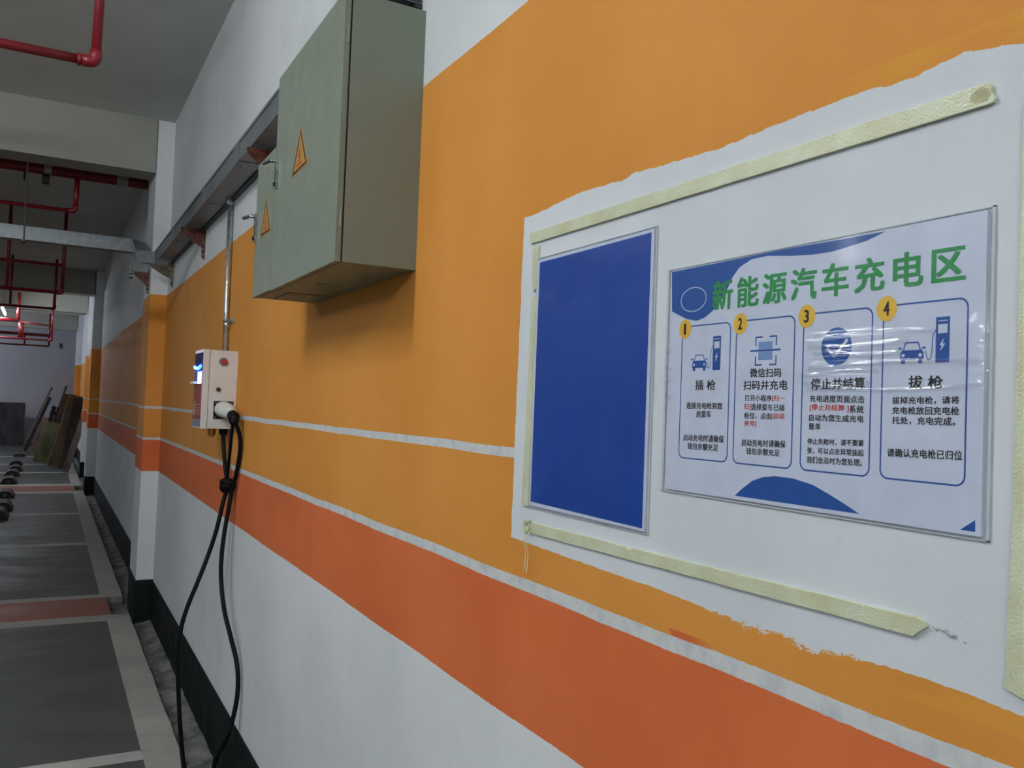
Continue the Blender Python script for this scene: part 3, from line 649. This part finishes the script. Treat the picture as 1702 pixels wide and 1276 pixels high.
run('corner_piece', (-0.230, -0.130, YA, YB, 2.660, 2.754), (-0.228, -0.118, 6.66, 6.68, 2.535, 2.622), M_galv)
run('bend', (-0.228, -0.118, 6.66, 6.68, 2.535, 2.622), (-0.112, -0.003, 6.555, 6.56, 2.528, 2.612), M_galv)
for i, x in enumerate((-0.938, -2.4, -3.9)):
    t = thing('hanger_rod', ['thin threaded rod holding the aisle trunking, seen below the first beam', 'second threaded rod holding the aisle trunking', 'third threaded rod holding the aisle trunking'][i], 'hanger', (x, 7.0, 2.67))
    bm = bm_new(); cyl(bm, (x, YA-0.012, 2.645), (x, YA-0.012, ZC), 0.0045, 8); obj('rod', bm, M_rod, t)
    bm = bm_new(); box(bm, x-0.012, x+0.012, YA-0.022, YA-0.005, 2.648, 2.660); obj('nut', bm, M_rod, t)
    obj('strap', mbox(x-0.015, x+0.015, YA-0.022, YB+0.02, 2.650, 2.654), M_rod, t)

# ---- angle brackets carrying the trunking
def bracket(y, label, m, x0=0.0, reach=0.125, z=2.522, drop=0.165, flip=1):
    t = thing('angle_bracket', label, 'bracket', (x0, y, z))
    w = 0.030
    obj('arm', mbox(x0-reach, x0, y-w/2, y+w/2, z-0.004, z), m, t)
    obj('wall_leg', mbox(x0-0.006, x0, y-w/2, y+w/2, z-drop, z+0.03), m, t)
    s = -w/2*flip
    for q in (s,):
        bm = bm_new(); yprism(bm, [(x0-reach, z-0.002), (x0-reach, z-0.022), (x0-reach*0.42, z-drop*0.50), (x0-0.020, z-drop*0.62), (x0-0.018, z-drop+0.005), (x0, z-drop), (x0, z-0.002)], y+q-0.002, y+q+0.002)
        obj('gusset', bm, m, t)
    for (px, pz) in ((-0.085, -0.022), (-0.055, -0.032), (-0.030, -0.045), (-0.012, -0.075), (-0.011, -0.11), (-0.011, -0.14)):
        bm = bm_new(); cyl(bm, (x0+px, y+s-0.004, z+pz), (x0+px, y+s+0.003, z+pz), 0.005, 8); obj('rivet', bm, M_chrome if abs(px) < .02 else M_gap, t)
    return t
bracket(3.28, 'rust red angle bracket partly hidden behind the electrical boxes', M_rust)
bracket(5.03, 'rust red angle bracket on the wall between conduit and pillar', M_rust, reach=0.132)
bracket(6.40, 'dusty olive angle bracket on the wall right beside the pillar', M_olive, reach=0.155, z=2.500, drop=0.150)
b4 = bracket(6.84, 'dark red angle bracket fixed to the aisle face of the first pillar', M_rust, x0=-0.115, reach=0.105, z=2.492, drop=0.155)
bm = bm_new(); cyl(bm, (-0.255, 6.80, 2.452), (-0.232, 6.80, 2.452), 0.020, 12); cyl(bm, (-0.244, 6.80, 2.47), (-0.244, 6.80, 2.54), 0.006, 8)
obj('end_nut', bm, M_chrome, b4)

# ================================================================== CONDUIT AND CHARGER
cd = thing('steel_conduit', 'shiny steel conduit dropping from the trunking to the charging box', 'conduit', (-0.016, 4.16, 1.79))
bm = bm_new(); tube(bm, [(-0.016, 4.15, 1.785), (-0.016, 4.175, 2.0), (-0.016, 4.19, 2.55)], 0.0125, 16); obj('pipe', bm, M_cond, cd, smooth=True)
bm = bm_new(); cyl(bm, (-0.016, 4.150, 1.905), (-0.016, 4.152, 1.945), 0.016, 16); obj('coupling', bm, M_cond, cd, smooth=True)
bm = bm_new(); cyl(bm, (-0.016, 4.188, 2.505), (-0.016, 4.189, 2.545), 0.020, 16); cyl(bm, (-0.016, 4.188, 2.497), (-0.016, 4.188, 2.508), 0.017, 6); obj('top_socket', bm, M_cond, cd)
bm = bm_new(); tube(bm, [(-0.005, 4.10, 1.94), (-0.028, 4.12, 1.94), (-0.034, 4.15, 1.94), (-0.028, 4.18, 1.94), (-0.004, 4.20, 1.94)], 0.003, 8); box(bm, -0.006, 0, 4.02, 4.12, 1.93, 1.95); obj('saddle_clip', bm, M_cond, cd)

CY0, CY1, CZ0, CZ1 = 3.921, 4.150, 1.444, 1.790
ch = thing('charging_box', 'white wall mounted car charging box with blue light and coloured front', 'charger', (0, 4.03, CZ0))
obj('case', mbox(-0.118, 0.0, CY0, CY1, CZ0, CZ1), M_white_box, ch, bevel=0.003)
obj('seal', mbox(-0.1205, -0.118, CY0+.001, CY1-.001, CZ0+.001, CZ1-.001), mat('grey_seal', srgb(80, 92, 92), 0.7), ch)
bm = bm_new(); box(bm, -0.1465, -0.1205, CY0-.001, CY1+.001, CZ0-.001, CZ1+.001)
fc = obj('front_cover', bm, M_white_box, ch, bevel=0.003)
def panel(name, y0, y1, z0, z1, m, d=0.0012, par=None):
    bm = bm_new(); box(bm, -0.1465-d, -0.1460, y0, y1, z0, z1); o = obj(name, bm, m, par or ch); return o
a, b = CY0+0.006, CY1-0.006
panel('upper_panel', a, b, 1.700, 1.778, flat('panel_dark_indigo', srgb(26, 22, 66), 0.65, spec=0.15))
panel('middle_panel', a, b, 1.648, 1.700, flat('panel_slate_blue', srgb(92, 106, 160), 0.65, spec=0.2))
panel('lower_panel', a, b, 1.482, 1.648, flat('panel_red_brown', srgb(146, 74, 62), 0.65, spec=0.2))
panel('bottom_panel', a, b, 1.450, 1.482, flat('panel_grey_violet', srgb(112, 112, 142), 0.4))
bm = bm_new(); tube(bm, smooth_path([(-0.150, a+0.025, 1.718), (-0.152, a+0.08, 1.709), (-0.152, b-0.08, 1.709), (-0.150, b-0.015, 1.718)], 4), 0.0075, 8); obj('light_bar', bm, M_led, ch, smooth=True)
bm = bm_new(); tube(bm, smooth_path([(-0.156, a+0.05, 1.712), (-0.158, a+0.10, 1.709), (-0.156, b-0.06, 1.711)], 4), 0.0040, 8); obj('light_bar_core', bm, M_ledc, ch, smooth=True)
panel('screen', 3.935, 4.040, 1.640, 1.694, M_scr, 0.003)
panel('card_shelf', 4.045, 4.135, 1.640, 1.650, M_plug, 0.020)
panel('label_plate', 4.07, 4.125, 1.500, 1.560, flat('panel_pink', srgb(168, 128, 132), 0.5), 0.002)
for k in range(4): panel('print_line', 3.95, 4.05, 1.505+k*0.013, 1.510+k*0.013, flat('panel_rose', srgb(176, 112, 98), 0.5), 0.0017)
# buttons on the near side
yF = CY0
def disc(name, x, z, r, y, m, d, par): bm = bm_new(); cyl(bm, (x, y, z), (x, y-d, z), r, 20); return obj(name, bm, m, par)
disc('button_collar', -0.062, 1.741, 0.0185, yF, flat('grey_collar', srgb(120, 118, 116), 0.4), 0.006, ch)
o = disc('stop_button', -0.062, 1.741, 0.0115, yF-0.006, M_btn, 0.010, ch); o['label'] = 'red push button'
disc('key_lock', -0.078, 1.617, 0.0105, yF, M_chrome, 0.005, ch)
disc('lock_core', -0.078, 1.617, 0.0050, yF-0.005, M_gap, 0.002, ch)
bm = bm_new(); box(bm, -0.094, -0.012, yF-0.004, yF, 1.488, 1.566); so = obj('socket_plate', bm, M_cable, ch, bevel=0.003)
for (x, z) in ((-0.086, 1.558), (-0.086, 1.496), (-0.020, 1.558), (-0.020, 1.496)): disc('screw', x, z, 0.0042, yF-0.004, M_chrome, 0.002, ch)
bm = bm_new(); cyl(bm, (-0.086, 3.99, 1.444), (-0.086, 3.99, 1.414), 0.017, 14); cyl(bm, (-0.086, 3.99, 1.414), (-0.086, 3.99, 1.405), 0.011, 14); obj('brass_gland', bm, M_brass, ch)
bm = bm_new(); cyl(bm, (-0.036, 3.99, 1.444), (-0.036, 3.99, 1.416), 0.019, 14, 0.016); obj('black_gland', bm, M_cable, ch)

cb = thing('charging_cable', 'black charging cable with white plug hanging knotted from the charging box to the floor', 'charging cable', (-0.05, 3.8, 0))
A = Vector((-0.058, 3.917, 1.530))
bm = bm_new(); tube(bm, smooth_path([A, (-0.057, 3.885, 1.530), (-0.055, 3.845, 1.527), (-0.048, 3.80, 1.521), (-0.047, 3.76, 1.514), (-0.046, 3.735, 1.508)], 4), [0.034]*4+[0.035]*4+[0.033]*4+[0.028]*4+[0.023]*4+[0.020], 18); obj('plug', bm, M_plug, cb, smooth=True)
bm = bm_new(); tube(bm, smooth_path([(-0.046, 3.742, 1.509), (-0.046, 3.715, 1.503), (-0.046, 3.700, 1.493), (-0.046, 3.697, 1.470)], 3), [0.023]*3+[0.024]*3+[0.020]*3+[0.013], 14); obj('strain_relief', bm, M_cable, cb, smooth=True)
R = 0.0092
bot = [(-0.155, 3.79, -0.02), (-0.135, 3.76, -0.045), (-0.115, 3.70, -0.050), (-0.095, 3.62, -0.02)]
clr = lambda P: [(min(p[0], -0.013), p[1], p[2]) for p in P]; CAB_L, CAB_R = clr(CAB_L), clr(CAB_R)
L = CAB_L[:4] + [(-0.026, 3.86, 1.205)] + CAB_L[5:-1] + [(-0.168, 3.8, 0.06)] + bot + [(-0.085, 3.57, 0.060)] + CAB_R[::-1][0:]
bm = bm_new(); tube(bm, smooth_path(L, 5), R, 10); obj('main_cable', bm, M_cable, cb, smooth=True)
bm = bm_new(); tube(bm, smooth_path([(-0.05, 3.70, 1.48)] + CAB_M[1:] + [(-0.035, 3.835, 1.200)], 5), 0.0070, 10); obj('tether', bm, M_cable, cb, smooth=True)
bm = bm_new(); Kc = Vector((-0.038, 3.822, 1.208)); bmesh.ops.create_uvsphere(bm, u_segments=14, v_segments=10, radius=1, matrix=Matrix.Translation(Kc) @ Matrix.Diagonal((0.024, 0.026, 0.026, 1)))
for (r, ax, ph) in ((0.023, (0, 0.4, 1), -0.4), (0.025, (0.3, 0.1, 1), 1.6), (0.022, (0.9, 0.3, 0.6), 1), (0.023, (0.1, 0.9, 0.5), 0.3)):
    q = Vector((0, 0, 1)).rotation_difference(Vector(ax)); c = Kc+Vector((0, 0, (ph-0.9)*0.010))
    tube(bm, [c+q @ Vector((r*math.cos(a), r*math.sin(a)*1.25, 0)) for a in [2*PI*k/20 for k in range(21)]], 0.0105, 8, False)
obj('knot', bm, M_cable, cb, smooth=True)

# ================================================================== FIRE PIPES
def pipe_path(bm, pts, r, bend=0.03, n=12):
    out = [Vector(pts[0])]
    for a, b, c in zip(pts, pts[1:], pts[2:]): out += corner(a, b, c, bend)
    out.append(Vector(pts[-1])); return tube(bm, out, r, n)
def elbow(parent, p, d1, d2, r):
    p = Vector(p); d1 = Vector(d1); d2 = Vector(d2)
    bm = bm_new(); tube(bm, [p+d1*r*2.6]+corner(p+d1*r*2.6, p, p+d2*r*2.6, r*1.4)+[p+d2*r*2.6], r*1.28, 14); return obj('elbow', bm, M_pipe, parent, smooth=True)
t = thing('sprinkler_pipe', 'bright red sprinkler pipe dropping from ceiling and turning left, nearest camera', 'fire pipe', (-0.638, 3.6, 2.84))
bm = bm_new(); tube(bm, [(-0.628, 3.6, ZC), (-0.638, 3.6, 2.85)], 0.018, 14); obj('drop_pipe', bm, M_pipe, t, smooth=True)
bm = bm_new(); tube(bm, [(-0.645, 3.6, 2.838), (-2.6, 3.6, 2.838)], 0.018, 14); obj('branch_pipe', bm, M_pipe, t, smooth=True)
elbow(t, (-0.638, 3.6, 2.838), (0, 0, 1), (-1, 0, 0), 0.018)
bm = bm_new(); cyl(bm, (-0.688, 3.6, 2.838), (-0.700, 3.6, 2.838), 0.024, 16); obj('collar', bm, M_pipe, t)

t = thing('fire_main_pipe', 'thick dark red fire main crossing behind the first beam with pale couplings', 'fire pipe', (-0.3, 7.4, 3.27))
bm = bm_new(); pipe_path(bm, [(-6.5, 7.4, 3.285), (-0.20, 7.4, 3.275), (-0.105, 7.4, 3.275)], 0.040, 0.04, 16); obj('main_pipe', bm, M_pipe, t, smooth=True)
Mw = mat('pale_coupling', srgb(168, 160, 158), 0.5, var=0.2)
for (x, w) in ((-0.815, 0.026), (-0.295, 0.040)):
    bm = bm_new(); cyl(bm, (x-w, 7.4, 3.277), (x+w, 7.4, 3.277), 0.047, 18); c = obj('coupling', bm, Mw, t)
bm = bm_new(); box(bm, -0.85, -0.80, 7.36, 7.43, 3.17, 3.235); obj('hanger_clamp', bm, M_gap, t)
bm = bm_new(); cyl(bm, (-0.966, 7.4, 3.17), (-0.966, 7.4, 3.26), 0.008, 8); obj('sprinkler_head', bm, M_gap, t)
bm = bm_new(); tube(bm, [(-0.610, 7.4, 3.26), (-0.617, 7.4, 2.995)], 0.020, 12); obj('drop_pipe', bm, M_pipe, t, smooth=True)
bm = bm_new(); tube(bm, [(-0.62, 7.4, 2.985), (-2.2, 7.4, 2.992)], 0.015, 12); obj('branch_pipe', bm, M_pipe, t, smooth=True)
elbow(t, (-0.618, 7.4, 2.987), (0, 0, 1), (-1, 0, 0), 0.017)

def drop_frame(y, x, z0, z1, label, r=0.017, x2=None, ext=()):
    t = thing('sprinkler_pipe', label, 'fire pipe', (x, y, z1), 'sprinkler drops down the aisle')
    bm = bm_new(); tube(bm, [(x, y, z0), (x-0.005, y, z1)], r, 10); obj('drop_pipe', bm, M_pipe, t, smooth=True)
    bm = bm_new(); tube(bm, [(x, y, z1), (x2 if x2 else x-2.0, y, z1+0.0)], r, 10); obj('branch_pipe', bm, M_pipe, t, smooth=True)
    elbow(t, (x-0.003, y, z1), (0, 0, 1), (-1, 0, 0), r)
    for (xa, za, zb) in ext:
        bm = bm_new(); tube(bm, [(xa, y, za), (xa, y, zb)], r*0.9, 10); obj('riser', bm, M_pipe, t, smooth=True)
    return t
d1 = drop_frame(10.5, -0.645, ZC, 2.672, 'dark red pipe frame behind the aisle trunking', 0.019, None, ((-1.168, 2.68, ZC),))
bm = bm_new(); tube(bm, [(-0.645, 10.5, 2.972), (-2.6, 10.5, 2.972)], 0.017, 10); obj('cross_pipe', bm, M_pipe, d1, smooth=True)
drop_frame(14.6, -0.70, ZC, 2.850, 'second dark red pipe drop down the aisle under the second beam', 0.020, None, ((-1.28, 2.85, ZC),))
d3 = drop_frame(17.5, -0.71, 3.35, 2.528, 'red pipe frame hanging beside the lit strip lamp', 0.019)
bm = bm_new(); tube(bm, [(-0.715, 17.5, 2.79), (-1.26, 17.5, 2.83)], 0.015, 10); obj('cross_pipe', bm, M_pipe, d3, smooth=True)
bm = bm_new(); tube(bm, [(-1.25, 17.5, 2.85), (-2.6, 17.5, 2.85)], 0.034, 10); obj('lit_branch', bm, M_pipe, d3, smooth=True)
bm = bm_new(); tube(bm, [(-1.25, 17.5, 2.85), (-1.25, 17.5, 3.35)], 0.030, 10); obj('riser', bm, M_pipe, d3, smooth=True)
bm = bm_new(); tube(bm, [(-1.20, 17.6, 2.85), (-1.20, 17.6, 2.55)], 0.045, 10); obj('valve_body', bm, M_pipe, d3, smooth=True)
d4 = drop_frame(21.0, -0.75, 3.3, 2.590, 'farthest red pipe drop before the grey end wall', 0.019, None, ((-1.215, 2.60, 2.86),))
bm = bm_new(); tube(bm, [(-0.75, 21, 2.82), (-2.9, 21, 2.84)], 0.034, 10); obj('cross_pipe', bm, M_pipe, d4, smooth=True)

# ================================================================== STRIP LAMPS
names = ['strip lamp hanging across the aisle beside the tall electrical box', 'strip lamp hanging across the aisle before the first pillar', 'strip lamp over the neighbouring bays left of the notices', 'strip lamp over the neighbouring bays behind the camera',
         'strip lamp over the aisle behind the camera', 'strip lamp over the bays past the first beam', 'glowing strip lamp at the left edge beyond the second beam', 'strip lamp over the far bays left of the aisle', 'strip lamp in front of the end wall']
for i, (lx, ly, lz, ln, pw, ax) in enumerate(LAMPS):
    t = thing('strip_lamp', names[i], 'lamp', (lx, ly, lz)); h = ln/2
    bx = (lambda a, b, c, d, z0, z1: mbox(lx+a, lx+b, ly+c, ly+d, z0, z1)) if ax == 'x' else (lambda a, b, c, d, z0, z1: mbox(lx+c, lx+d, ly+a, ly+b, z0, z1))
    obj('housing', bx(-h, h, -0.018, 0.018, lz-0.012, lz+0.03), M_lampbody, t)
    if True:
        r_ = 0.013; L_ = pw/(PI*2*PI*r_*ln)
        mt_ = emit('lit_tube', (0.86, 0.92, 1, 1) if 15 < ly < 20 else (0.78, 0.83, 1, 1) if ly > 20 else (0.93, 0.97, 1, 1), L_)
        a, b = ((lx-h, ly, lz-0.032), (lx+h, ly, lz-0.032)) if ax == 'x' else ((lx, ly-h, lz-0.032), (lx, ly+h, lz-0.032))
        bm = bm_new(); cyl(bm, a, b, r_, 12)
        obj('tube', bm, mt_, t, smooth=True)
    for s in (-0.7, 0.7):
        p = (lx+s*h, ly) if ax == 'x' else (lx, ly+s*h)
        bm = bm_new(); cyl(bm, (p[0], p[1], lz+0.03), (p[0], p[1], ZC), 0.003, 6); obj('hanging_wire', bm, M_rod, t)

# ================================================================== FLOOR THINGS DOWN THE AISLE
lab = ['nearest rubber wheel stop, half cut by the left edge', 'second rubber wheel stop at the left edge', 'third rubber wheel stop just before the far red floor band', 'fourth rubber wheel stop just past the far red floor band',
       'fifth rubber wheel stop along the aisle', 'sixth rubber wheel stop along the aisle', 'seventh rubber wheel stop along the aisle', 'farthest rubber wheel stop near the leaning poles']
for i, (x, y, hh) in enumerate(((-1.21, 12.13, .12), (-1.19, 13.03, .115), (-1.215, 14.64, .10), (-1.24, 16.82, .11), (-1.24, 18.37, .11), (-1.222, 19.62, .10), (-1.257, 21.23, .09), (-1.258, 24.0, .08))):
    t = thing('wheel_stop', lab[i], 'wheel stop', (x, y, 0), 'wheel stops parallel to the wall')
    pr = [(-0.125, 0), (-0.118, 0.03), (-0.075, hh*0.85), (-0.04, hh), (0.04, hh), (0.075, hh*0.85), (0.118, 0.03), (0.125, 0)]
    bm = bm_new(); yprism(bm, [(x+a, b) for a, b in pr], y, y+0.52); obj('rubber_block', bm, M_stop, t, bevel=0.006)
    for k in (0.12, 0.32):
        bm = bm_new(); yprism(bm, [(x+a*1.01, b+0.002) for a, b in pr[1:-1]], y+k, y+k+0.06); obj('reflective_band', bm, flat('dusty_reflector', srgb(130, 128, 110), 0.6), t)
    bm = bm_new(); cyl(bm, (x, y-0.002, hh*0.45), (x, y+0.004, hh*0.45), 0.022, 10); obj('end_recess', bm, M_rod, t)

def board(name, label, cat, bx, y, w, L, tilt, th, m, lean=4.0, slats=0, cap=None):
    """a board standing on its end, leaning towards the wall; base left corner at (bx, y, 0)"""
    t = thing(name, label, cat, (bx, y, 0))
    M = Matrix.Translation((bx, y, 0.0)) @ Matrix.Rotation(math.radians(tilt), 4, 'Y') @ Matrix.Rotation(math.radians(-lean), 4, 'X')
    lift = w*math.sin(math.radians(tilt))
    def put(n, mm, *b):
        bm = bm_new(); box(bm, *b); bmesh.ops.transform(bm, matrix=Matrix.Translation((0, 0, lift)) @ M, verts=bm.verts[:]); return obj(n, bm, mm, t)
    if slats:
        sw = w/slats
        for k in range(slats): put('slat', m, k*sw+0.006, (k+1)*sw-0.006, 0, th*0.5, 0, L+random.uniform(-.02, .02))
        for f in (0.12, 0.5, 0.88): put('batten', m, 0, w, th*0.5, th, L*f-0.04, L*f+0.04)
    else:
        put('panel', m, 0, w, 0, th, 0, L)
        if cap: put('edge_strip', cap, -0.012, 0.0, -0.004, th, 0, L); 
        put('batten', m, 0, w, th, th+0.02, L*0.8, L*0.8+0.05)
    return t
W1 = wood('old_brown_wood', srgb(92, 76, 62)); W2 = wood('pinkish_grey_plank', srgb(120, 102, 98)); W3 = wood('green_stained_ply', srgb(122, 128, 92))
W4 = wood('yellow_pine_edge', srgb(150, 128, 88)); W5 = wood('dark_wet_ply', srgb(58, 48, 40)); W6 = wood('dark_concrete_form', srgb(64, 60, 62))
board('wood_plank', 'pinkish grey plank leaning on the wall, nearest of the leaning boards', 'board', -0.405, 19.3, 0.12, 1.22, 15, 0.045, W2)
board('plywood_sheet', 'dark brown plywood panel with pale yellow edge leaning behind the plank', 'board', -0.655, 20.42, 0.27, 1.56, 13.5, 0.04, W1, cap=W4)
board('plywood_sheet', 'black wet plywood panel leaning closest to the wall', 'board', -0.43, 20.26, 0.20, 1.50, 7.5, 0.03, W5)
board('plywood_sheet', 'green stained plywood sheet leaning left of the brown panel', 'board', -0.935, 21.42, 0.34, 0.92, 12.5, 0.03, W3, cap=W4)
board('wooden_pallet', 'dark slatted wooden pallet leaning behind the green sheet', 'pallet', -0.86, 22.3, 0.42, 1.22, 11, 0.08, W5, slats=4)
board('plywood_sheet', 'tall dark panel leaning between pallet and brown panel', 'board', -0.74, 22.0, 0.24, 1.58, 12.5, 0.04, W1)
board('wood_plank', 'narrow greyish plank leaning beside the farthest pole', 'board', -1.06, 25.4, 0.20, 0.95, 17, 0.04, W2)
board('timber_pole', 'long thin grey pole leaning left of all the boards', 'pole', -1.31, 25.8, 0.05, 1.86, 21, 0.05, wood('grey_pole', srgb(110, 106, 104)))
board('timber_pole', 'dark squared pole leaning parallel behind the long grey pole', 'pole', -1.22, 26.2, 0.08, 1.55, 20, 0.06, W5)
board('timber_pole', 'short blue grey pole standing up above the brown panel', 'pole', -0.80, 22.9, 0.05, 1.82, 14, 0.05, wood('blue_grey_pole', srgb(84, 84, 100)))
t = thing('formwork_stack', 'stack of dark formwork panels standing against the end wall', 'panel stack', (-1.9, 29.0, 0))
for k in range(5):
    obj('form_panel', mbox(-2.75+0.03*k, -1.285-0.012*(k % 3), 29.0+k*0.07, 29.055+k*0.07, 0.0, 1.262-0.015*(k % 2)), W6, t)
    for z in (0.3, 0.85): obj('rib', mbox(-2.7, -1.32, 29.056+k*0.07, 29.069+k*0.07, z, z+0.06), W5, t)
t = thing('wall_hook', 'small black fitting high on the grey end wall', 'fitting', (-0.435, 29.99, 3.05))
obj('plate', mbox(-0.46, -0.41, 29.97, 30.0, 3.00, 3.14), M_gap, t); bm = bm_new(); cyl(bm, (-0.43, 29.97, 3.04), (-0.41, 29.90, 2.98), 0.02, 8); obj('spout', bm, M_gap, t)
